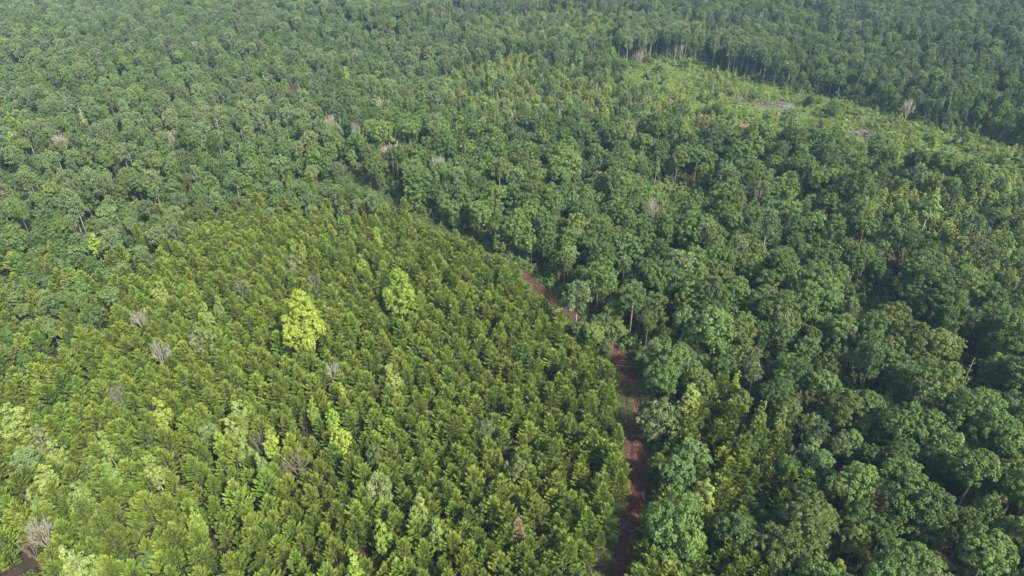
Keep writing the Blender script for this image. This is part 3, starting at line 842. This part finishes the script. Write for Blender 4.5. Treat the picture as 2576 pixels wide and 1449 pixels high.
# --- broadleaves and older pines
def near_pine(x, y, rad):
    out = np.zeros(len(x), bool)
    for i in range(len(x)):
        out[i] = (np.abs(PXY[:, 0] - x[i]) < rad).any() and (np.hypot(PXY[:, 0] - x[i], PXY[:, 1] - y[i]) < rad).sum() > 0
    return out
x, y = hexgrid(-470, 470, 30, 660, 5.5, .36)
ok, u, v = visible(x, y, h=7.5)
wob = np.where(u < 1050, 1.0, 0.0)
wu, wv = wobble(x, y)
u = u + wu * wob; v = v + wv * wob
ins = inpoly(u, v, PINE_STAND) & ~inpoly(u, v, OAK_CLUMP)
mixz = inpoly(u, v, BOTTOM_MIX) & ins
right = inpoly(u, v, PINE_RIGHT)
sc2 = inpoly(u, v, SCRUB2) | inpoly(u, v, SCRUB3) | inpoly(u, v, SCRUB4)
pe = inpoly(u, v, PINE_EDGE) | inpoly(u, v, PINE_EDGE2) | inpoly(u, v, BARE_EDGE)
r = rng.random(len(x))
keep = ok & (~ins | (mixz & (r < .20)) | (r < .014)) & ~(right & (r > .30)) & ~(sc2 & (r > .40)) & ~pe
keep &= (track_dist(x, y) > 1.6) & free(x, y, 1.6) & ~in_glade(x, y) & ~in_glade(x, y, 5.6) & ~hides(x, y, 12.5, 3.4) & ~hides(x, y, 9.5, 1.7, OPEN_FAR) & ~hides(x, y, 12.5, 2.8, OPEN_CLR) & ~hides(x, y, 15.5, 3.0, OPEN[-4:])
n2 = nz(x, y, .035, 9)
keep &= ~((n2 > .45) & (rng.random(len(x)) < .5))
x, y, u, v, sc2, ins, n2 = x[keep], y[keep], u[keep], v[keep], sc2[keep], ins[keep], n2[keep]
n3 = nz(x, y, .02, 21)
rd = track_dist(x, y)
npd = np.array([np.hypot(PXY[:, 0] - a, PXY[:, 1] - b).min() for a, b in zip(x, y)])
leftfar = (u < 900 - (v - 500) * .2) | (v < 330)
for i in range(len(x)):
    q = rng.random()
    far_ = v[i] < 420
    if ins[i]:
        k = 'hickory' if q < .7 else ('silver' if q < .78 else 'old_pine'); s = rng.uniform(.62, .85); sz = s * 1.05
    elif sc2[i]:
        k = 'scrub_tree' if q < .52 else ('hickory' if q < .75 else ('old_pine' if q < .92 else ('lime' if q < .97 else 'poplar'))); s = rng.uniform(.55, 1.0); sz = s * rng.uniform(.8, 1.25)
    elif leftfar[i]:
        p_pine = .34 + .8 * n3[i]
        k = 'old_pine' if q < p_pine else ('hickory' if q < p_pine + .42 else 'oak')
        if rng.random() < .009: k = 'lime' if rng.random() < .75 else 'bare'
        s = rng.uniform(.64, 1.02); sz = s * rng.uniform(.92, 1.08) + .05
        if k == 'oak': s *= .85
    else:
        k = 'oak' if q < .66 else ('hickory' if q < .93 else 'old_pine')
        if rng.random() < .012: k = 'lime'
        s = rng.uniform(.62, 1.08); sz = s * rng.uniform(.92, 1.12) + .06
    if k == 'oak' and rng.random() < .22 and not leftfar[i]: s *= 1.22; sz *= 1.12
    if rng.random() < .12: sz *= 1.16
    if rng.random() < .2: s *= .72; sz *= rng.uniform(.72, 1.0)
    if npd[i] < 26 and rd[i] > 12: sz *= .72 + .28 * npd[i] / 26; s *= .84 + .16 * npd[i] / 26
    if k in ('lime', 'poplar'): sz = max(sz, .9 if sc2[i] else 1.0)
    if k == 'bare': sz = 1.25
    put(k, x[i], y[i], s, sz)
# the block of trees that closes over the track between its two open stretches
for a, b, k, q in ((1462, 818, 'hickory', .72), (1492, 838, 'oak', .74), (1440, 838, 'hickory', .6), (1515, 806, 'oak', .8), (1478, 790, 'hickory', .7), (1528, 838, 'hickory', .62), (1545, 820, 'oak', .8)):
    xx, yy = at(a, b, 7.5); put(k, xx, yy, q, q * .95)
# --- rows of older pines with bare stems facing the clearing
x, y = hexgrid(-200, 420, 250, 660, 3.3, .3)
ok, u, v = visible(x, y, h=8)
ok &= (inpoly(u, v, PINE_EDGE) | inpoly(u, v, PINE_EDGE2) | inpoly(u, v, BARE_EDGE)) & free(x, y, 1) & ~in_glade(x, y)
for a, b in zip(x[ok], y[ok]): put('old_pine', a, b, rng.uniform(.7, .95), rng.uniform(.95, 1.15))

# --- young broadleaves spreading over the clearing and its margin
x, y = hexgrid(-100, 470, 200, 600, 5.0, .45)
ok, u, v = visible(x, y, h=1)
wide = inpoly(u, v, [(1500, 130), (1620, 120), (1760, 125), (1860, 165), (2000, 200), (2200, 235), (2440, 310), (2720, 370), (2720, 580), (2500, 500), (2200, 430), (1900, 350), (1700, 280), (1550, 220)])
n4 = nz(x, y, .06, 51); r = rng.random(len(x))
ok &= wide & free(x, y, .5) & (r < .03 + .65 * n4)
ok &= ~hides(x, y, 8.0, 2.2, OPEN_CLR)
for a, b in zip(x[ok], y[ok]):
    q = rng.random(); s = rng.uniform(.42, .95)
    put('scrub_tree' if q < .62 else ('hickory' if q < .85 else 'oak'), a, b, s * (1 if q < .85 else .75), s * rng.uniform(.7, 1.0))

# --- saplings over the scrub land
x, y = hexgrid(-200, 470, 120, 640, 2.6, .42)
ok, u, v = visible(x, y, h=3)
cl = inpoly(u, v, CLEARING); s2 = inpoly(u, v, SCRUB2) | inpoly(u, v, SCRUB3) | inpoly(u, v, SCRUB4)
r = rng.random(len(x)); nn = nz(x, y, .05, 2)
ok &= ((cl & (nn > .0) & (r < .10 + .45 * nn)) | (s2 & (r < .66))) & free(x, y, .5) & ~hides(x, y, 5.0, 1.2, OPEN_CLR[:17])
for a, b in zip(x[ok], y[ok]):
    s = rng.uniform(.35, 1.1) ; put('sapling', a, b, s * 1.15, s * rng.uniform(.7, 1.05))

# ------------------------------------------------------------------ split: things and dense forest
KIND_NAME = {'young_pine': 'young_pine', 'oak': 'broadleaf_tree', 'hickory': 'broadleaf_tree', 'scrub_tree': 'broadleaf_tree', 'old_pine': 'mature_pine', 'poplar': 'poplar_tree', 'lime': 'poplar_tree',
             'big_poplar': 'poplar_tree', 'silver': 'silvery_tree', 'bare': 'dead_tree', 'bare_dark': 'dead_tree', 'snag': 'dead_tree', 'rust_pine': 'dying_pine', 'sapling': 'sapling'}
CATEGORY = {'young_pine': 'pine', 'broadleaf_tree': 'broadleaf tree', 'mature_pine': 'mature pine', 'poplar_tree': 'poplar', 'silvery_tree': 'silvery tree', 'dead_tree': 'dead tree',
            'dying_pine': 'dying pine', 'sapling': 'sapling'}
GROUP = {'young_pine': 'young pines of the planted stand', 'broadleaf_tree': 'broadleaf trees of the woods', 'mature_pine': 'mature pines scattered through the woods',
         'poplar_tree': 'yellow-green poplars', 'silvery_tree': 'pale silvery trees', 'dead_tree': 'leafless dead trees', 'dying_pine': 'browned dying pines', 'sapling': 'saplings on the scrub land'}
CAP = {'young_pine': 300, 'broadleaf_tree': 300, 'mature_pine': 300, 'poplar_tree': 300, 'silvery_tree': 300, 'dead_tree': 300, 'dying_pine': 300, 'sapling': 250}
HT = {k: max(np.array([v.co.z for v in p[1].vertices]).max() for p in PROTO[k]) for k in PROTO}
for t in trees:
    t['z'] = float(terrain(t['x'], t['y']))
    t['name'] = KIND_NAME[t['kind']]
    u, v, d = proj(t['x'], t['y'], t['z'] + HT[t['kind']] * t['sz'] * .72)
    t['u'], t['v'] = float(u), float(v)
    t['px'] = HT[t['kind']] * t['s'] / float(d)
    t['in'] = -5 < t['u'] < W_S + 5 and -5 < t['v'] < H_S + 15
order = {}
for n in CAP:
    c = [t for t in trees if t['name'] == n and t['in']]
    c.sort(key=lambda t: (-1 if t['label'] else 0, -t['px']))
    for t in c[:CAP[n]]: t['thing'] = True

ORD = ['nearest', 'second', 'third', 'fourth', 'fifth', 'sixth', 'seventh', 'eighth', 'ninth', 'tenth', 'eleventh', 'twelfth', 'thirteenth', 'fourteenth', 'fifteenth', 'sixteenth', 'seventeenth', 'eighteenth', 'nineteenth', 'twentieth']
DIRS = ['right of', 'behind and right of', 'behind', 'behind and left of', 'left of', 'in front and left of', 'in front of', 'in front and right of']
NOUN = {'young_pine': 'young pine', 'broadleaf_tree': 'broadleaf', 'mature_pine': 'mature pine', 'poplar_tree': 'poplar', 'silvery_tree': 'silvery tree', 'dead_tree': 'dead tree', 'dying_pine': 'dying pine', 'sapling': 'sapling'}
def label_for(names):
    mk = [(m[0], m[1], m[2]) for m in marks]
    mk += [('the bend of the track', 1420, 790), ('the small grassy gap', 1700, 500), ('the dark gap at right', 2200, 770), ('the lower brush pile', 2165, 338),
           ('the upper brush pile', 1945, 262), ('the red clay at the bottom', 1560, 1400), ('the lower right corner', 2560, 1440), ('the middle of the right edge', 2570, 740),
           ('the dark gap by the lower right edge', 2560, 1260), ('the bright clay spot', 2155, 428)]
    mu = np.array([m[1] for m in mk]); mv = np.array([m[2] for m in mk])
    used = set(t['label'] for t in trees if t.get('label'))
    for n in names:
        al = [t for t in trees if t['name'] == n and t['in']]
        au = np.array([t['u'] for t in al]); av = np.array([t['v'] for t in al])
        for t in al:
            if t.get('label') or not t.get('thing'): continue
            dd = np.hypot(mu - t['u'], (mv - t['v']) * 1.6)
            done = False
            for k in np.argsort(dd)[:8]:
                def sector(uu, vv): return (np.round(np.arctan2((mv[k] - vv) * 1.6, uu - mu[k]) / (math.pi / 4)).astype(int)) % 8
                s0 = int(sector(np.array(t['u']), np.array(t['v'])))
                same = sector(au, av) == s0
                rk = int((same & (np.hypot(mu[k] - au, (mv[k] - av) * 1.6) < dd[k] - 1e-6)).sum())
                if rk >= len(ORD): continue
                lab = f"{ORD[rk]} {NOUN[n]} {DIRS[s0]} {mk[k][0]}"
                if lab in used: continue
                used.add(lab); t['label'] = lab; done = True
                break
            if not done:
                t['thing'] = False
label_for(list(CAP))

made = {}
def place(t):
    n = t['name']
    crown, trunk, whole = PROTO[t['kind']][t['var']]
    e = bpy.data.objects.new(n, None); e.empty_display_size = 1
    e.location = (t['x'], t['y'], t['z']); e.rotation_euler = (t['tilt'], 0, t['rz']); e.scale = (t['s'], t['s'], t['sz'])
    e['label'] = t['label']; e['category'] = CATEGORY[n]; e['group'] = GROUP[n]
    COL.objects.link(e)
    for nm, me in (('crown', crown), ('trunk', trunk)):
        if me is None: continue
        if nm == 'trunk' and crown is None: nm = 'branches'
        o = bpy.data.objects.new(nm, me); o.parent = e; COL.objects.link(o)
count = {}
for t in trees:
    if t.get('thing'):
        place(t); count[t['name']] = count.get(t['name'], 0) + 1
print('THINGS', count, 'all trees', len(trees))

def scatter(name, rows, meshes, label):
    """ONE object: points that carry a source index, a turn and a size"""
    if not len(rows): return
    col = bpy.data.collections.new(name + '_sources')
    for i, me in enumerate(meshes):
        o = bpy.data.objects.new(f'{name}_source_{i:02d}', me); col.objects.link(o)
    me = bpy.data.meshes.new(name)
    R_ = np.array(rows, float)          # x y z s sz rz idx
    me.from_pydata(R_[:, :3].tolist(), [], [])
    a = me.attributes.new('size', 'FLOAT_VECTOR', 'POINT'); a.data.foreach_set('vector', np.column_stack([R_[:, 3], R_[:, 3], R_[:, 4]]).astype(np.float32).ravel())
    a = me.attributes.new('turn', 'FLOAT_VECTOR', 'POINT'); a.data.foreach_set('vector', np.column_stack([R_[:, 5] * 0, R_[:, 5] * 0, R_[:, 5]]).astype(np.float32).ravel())
    a = me.attributes.new('which', 'INT', 'POINT'); a.data.foreach_set('value', R_[:, 6].astype(np.int32))
    o = bpy.data.objects.new(name, me); COL.objects.link(o)
    o['kind'] = 'stuff'; o['label'] = label
    ng = bpy.data.node_groups.new(name, 'GeometryNodeTree')
    ng.interface.new_socket('Geometry', in_out='INPUT', socket_type='NodeSocketGeometry')
    ng.interface.new_socket('Geometry', in_out='OUTPUT', socket_type='NodeSocketGeometry')
    N, L = ng.nodes, ng.links
    gi, go = N.new('NodeGroupInput'), N.new('NodeGroupOutput')
    ci = N.new('GeometryNodeCollectionInfo'); ci.inputs['Collection'].default_value = col
    ci.inputs['Separate Children'].default_value = True; ci.inputs['Reset Children'].default_value = True
    ip = N.new('GeometryNodeInstanceOnPoints'); ip.inputs['Pick Instance'].default_value = True
    def attr(nm, ty):
        n = N.new('GeometryNodeInputNamedAttribute'); n.data_type = ty; n.inputs['Name'].default_value = nm
        return n.outputs[0]
    er = N.new('FunctionNodeEulerToRotation')
    L.new(attr('turn', 'FLOAT_VECTOR'), er.inputs[0])
    L.new(gi.outputs[0], ip.inputs['Points']); L.new(ci.outputs[0], ip.inputs['Instance'])
    L.new(attr('which', 'INT'), ip.inputs['Instance Index']); L.new(er.outputs[0], ip.inputs['Rotation']); L.new(attr('size', 'FLOAT_VECTOR'), ip.inputs['Scale'])
    L.new(ip.outputs[0], go.inputs[0])
    md = o.modifiers.new('scatter', 'NODES'); md.node_group = ng
    return o

def forest(name, label, names):
    meshes, index = [], {}
    rows = []
    for t in trees:
        if t['name'] in names and not t.get('thing'):
            k = (t['kind'], t['var'])
            if k not in index: index[k] = len(meshes); meshes.append(PROTO[t['kind']][t['var']][2])
            rows.append((t['x'], t['y'], t['z'], t['s'], t['sz'], t['rz'], index[k]))
    print('STUFF', name, len(rows))
    scatter(name, rows, meshes, label)
forest('pine_stand', 'rest of the young pine stand packed crown to crown', ['young_pine', 'dying_pine'])
forest('broadleaf_woods', 'rest of the broadleaf woods running to the top of the view', ['broadleaf_tree', 'silvery_tree', 'dead_tree', 'poplar_tree'])
forest('mature_pine_woods', 'further mature pines mixed into the far woods', ['mature_pine'])
forest('sapling_thicket', 'thicket of saplings on the cut-over land', ['sapling'])

# ------------------------------------------------------------------ undergrowth
rows = []
x, y = hexgrid(-430, 450, 35, 640, 3.1, .45)
ok, u, v = visible(x, y, 60, h=1)
td = track_dist(x, y)
ok &= (td > .8) & ~(inpoly(u, v, PINE_STAND) & (rng.random(len(x)) < .5)) & ~inpoly(u, v, CLEARING)
ok &= rng.random(len(x)) < np.where(td < 14, .97, .85)
for a, b, t_ in zip(x[ok], y[ok], td[ok]):
    s = rng.uniform(.7, 1.7); rows.append((a, b, float(terrain(a, b)), s, s * 1.15, rng.uniform(0, 6.28), rng.integers(4)))
scatter('undergrowth', rows, UNDER, 'low leafy undergrowth on the shaded forest floor')
rows = []
x, y = hexgrid(-200, 470, 120, 640, 1.9, .45)
ok, u, v = visible(x, y, 60, h=.5)
cl = inpoly(u, v, CLEARING) | inpoly(u, v, SMALL_CLR); s2 = inpoly(u, v, SCRUB2) | inpoly(u, v, SCRUB3) | inpoly(u, v, SCRUB4)
nn = nz(x, y, .09, 7)
piles = np.zeros(len(x), bool)
for cu, cv, ru, rv in ((1950, 266, 52, 13), (2165, 342, 36, 13), (1874, 315, 22, 6), (2155, 430, 28, 8), (1768, 290, 16, 6), (1868, 256, 16, 5)): piles |= ell(u, v, cu, cv, ru, rv) < 1
ok &= ((cl & ((nn > -.22) | (rng.random(len(x)) < .5))) | (s2 & (rng.random(len(x)) < .6))) & ~piles
for a, b, q in zip(x[ok], y[ok], nn[ok]):
    s = rng.uniform(.4, 1.15) * (1 + 1.1 * max(0, q)); rows.append((a, b, float(terrain(a, b)), s, s * rng.uniform(.6, 1.1), rng.uniform(0, 6.28), rng.integers(5)))
print('SCRUB', len(rows))
scatter('scrub', rows, BUSH, 'waist-high green scrub covering the clearing')

# weeds along the track
rows = []
n = 1700
i = rng.integers(0, len(TX), n); side = rng.choice([-1, 1], n) * rng.uniform(.82, 1.9, n)
mid = rng.random(n) < .28
side = np.where(mid, .30 + .2 * np.sin(i * .8 * .11) + rng.normal(0, .12, n), side)
x = TX[i] + nxv[i] * side * TW[i]; y = TY[i] + nyv[i] * side * TW[i]
for k in range(n):
    if mid[k] and math.sin(i[k] * .8 * .17) < .1: continue
    s = rng.uniform(.2, .5) if mid[k] else rng.uniform(.2, .4) + .62 * max(0, abs(side[k]) - .75)
    rows.append((x[k], y[k], float(terrain(x[k], y[k])), s, s * .8, rng.uniform(0, 6.28), rng.integers(4)))
scatter('track_weeds', rows, UNDER, 'dark weeds growing on the verges of the clay track')

# ------------------------------------------------------------------ brush piles, fallen stems
def brush_pile(u, v, w, d, n, label):
    x, y = at(u, v, 0)
    e = bpy.data.objects.new('brush_pile', None); e.location = (x, y, float(terrain(x, y)))
    e['label'] = label; e['category'] = 'brush pile'; e['group'] = 'grey brush piles on the clearing'
    COL.objects.link(e)
    tw = Buf()
    for i in range(n):
        c = rng.normal(0, 1, 2) * [w * .30, d * .30]
        a = rng.uniform(0, 3.14); l = rng.uniform(1.0, 3.2); dz = rng.uniform(-.25, .35)
        h = max(.15, 1.3 * math.exp(-(c[0] / w * 2.4) ** 2 - (c[1] / d * 2.4) ** 2) * rng.uniform(.3, 1.1))
        q = np.array([math.cos(a) * l / 2, math.sin(a) * l / 2, dz * l / 2]); cc = np.array([c[0], c[1], h])
        tube(tw, [cc - q, cc + rng.normal(0, .08, 3), cc + q], [.05, .04, .02], 3)
    o = bpy.data.objects.new('branches', tw.mesh('brush_branches', [M['brush']])); o.parent = e; o['kind'] = 'stuff'; COL.objects.link(o)
    for i in range(9):
        lb = Buf(); l = rng.uniform(2.5, 5); r_ = rng.uniform(.11, .2)
        tube(lb, [[-l / 2, 0, 0], [0, .08, .03], [l / 2, 0, 0]], [r_, r_ * .9, r_ * .7], 7)
        o = bpy.data.objects.new('log', lb.mesh('log', [M['brush']], True)); o.parent = e
        o.location = (rng.normal(0, w * .22), rng.normal(0, d * .22), rng.uniform(.3, 1.2)); o.rotation_euler = (0, rng.uniform(-.2, .2), rng.uniform(0, 3.14)); COL.objects.link(o)
brush_pile(1938, 262, 14, 8, 420, 'long grey brush pile in the upper part of the clearing')
brush_pile(1985, 276, 8, 6, 200, 'short grey brush pile right of the long one, behind a bushy tree')
brush_pile(2165, 338, 13, 8, 420, 'purplish grey brush pile in the lower right part of the clearing')
brush_pile(1868, 254, 7, 4, 110, 'smallest grey brush pile, left of the long one')
def fallen(u, v, ang, l, r_, label):
    x, y = at(u, v, 0)
    b = Buf(); z = float(terrain(x, y)) + .42
    tube(b, [[-l / 2, 0, 0], [0, .15, .1], [l / 2, 0, .05]], [r_, r_ * .8, r_ * .4], 6)
    for k in range(5):
        t = rng.uniform(-.1, .45) * l
        tube(b, [[t, 0, .05], [t + .5, rng.choice([-1, 1]) * .5, .35]], [r_ * .4, r_ * .1], 4)
    o = bpy.data.objects.new('fallen_stem', b.mesh('fallen_stem', [M['dead']], True)); o.location = (x, y, z); o.rotation_euler = (0, 0, math.radians(ang)); COL.objects.link(o)
    o['label'] = label; o['category'] = 'fallen stem'; o['group'] = 'fallen stems on the track'
fallen(1614, 1330, 25, 5.5, .06, 'thin pale stem lying across the lower part of the clay track')
fallen(1617, 1252, 100, 1.6, .12, 'short whitish log piece on the clay track beside the weeds')
fallen(1560, 925, -10, 5, .07, 'dark thin stem across the track where it enters the woods')
fallen(1405, 783, 20, 3, .05, 'pale fallen stem at the bend of the track')

# twigs and bark litter left on the track by machines
tw = Buf()
ti = rng.integers(0, len(TX), 900); sd = rng.normal(0, .55, 900)
for k, q in zip(ti, sd):
    cx, cy = TX[k] + nxv[k] * q * TW[k], TY[k] + nyv[k] * q * TW[k]
    cz = float(gridz(np.array([cx]), np.array([cy]))[0]) + .34
    a = rng.uniform(0, 3.14); l = rng.uniform(.25, 1.1)
    dv = np.array([math.cos(a) * l, math.sin(a) * l, rng.uniform(-.08, .12)])
    c = np.array([cx, cy, cz])
    tube(tw, [c - dv * .5, c + dv * .5], [rng.uniform(.02, .05), .015], 3)
o = bpy.data.objects.new('twig_litter', tw.mesh('twig_litter', [M['dead_dark']])); COL.objects.link(o)
o['kind'] = 'stuff'; o['label'] = 'broken twigs littering the clay track'

# ------------------------------------------------------------------ haze
hz = bpy.data.meshes.new('haze')
x0, x1, y0, y1, z0, z1 = -5200, 5200, -3200, 6200, -11.0, CAM_H + 6
vs = [(x0, y0, z0), (x1, y0, z0), (x1, y1, z0), (x0, y1, z0), (x0, y0, z1), (x1, y0, z1), (x1, y1, z1), (x0, y1, z1)]
hz.from_pydata(vs, [], [(0, 3, 2, 1), (4, 5, 6, 7), (0, 1, 5, 4), (1, 2, 6, 5), (2, 3, 7, 6), (3, 0, 4, 7)])
hm, N, L = new_mat('haze_air')
pv = N.new('ShaderNodeVolumePrincipled'); pv.inputs['Density'].default_value = 0.00012
pv.inputs['Color'].default_value = (.46, .74, 1.0, 1); pv.inputs['Anisotropy'].default_value = 0.0
o = N.new('ShaderNodeOutputMaterial'); L.new(pv.outputs[0], o.inputs['Volume'])
hz.materials.append(hm)
ho = bpy.data.objects.new('haze', hz); COL.objects.link(ho); ho['kind'] = 'stuff'
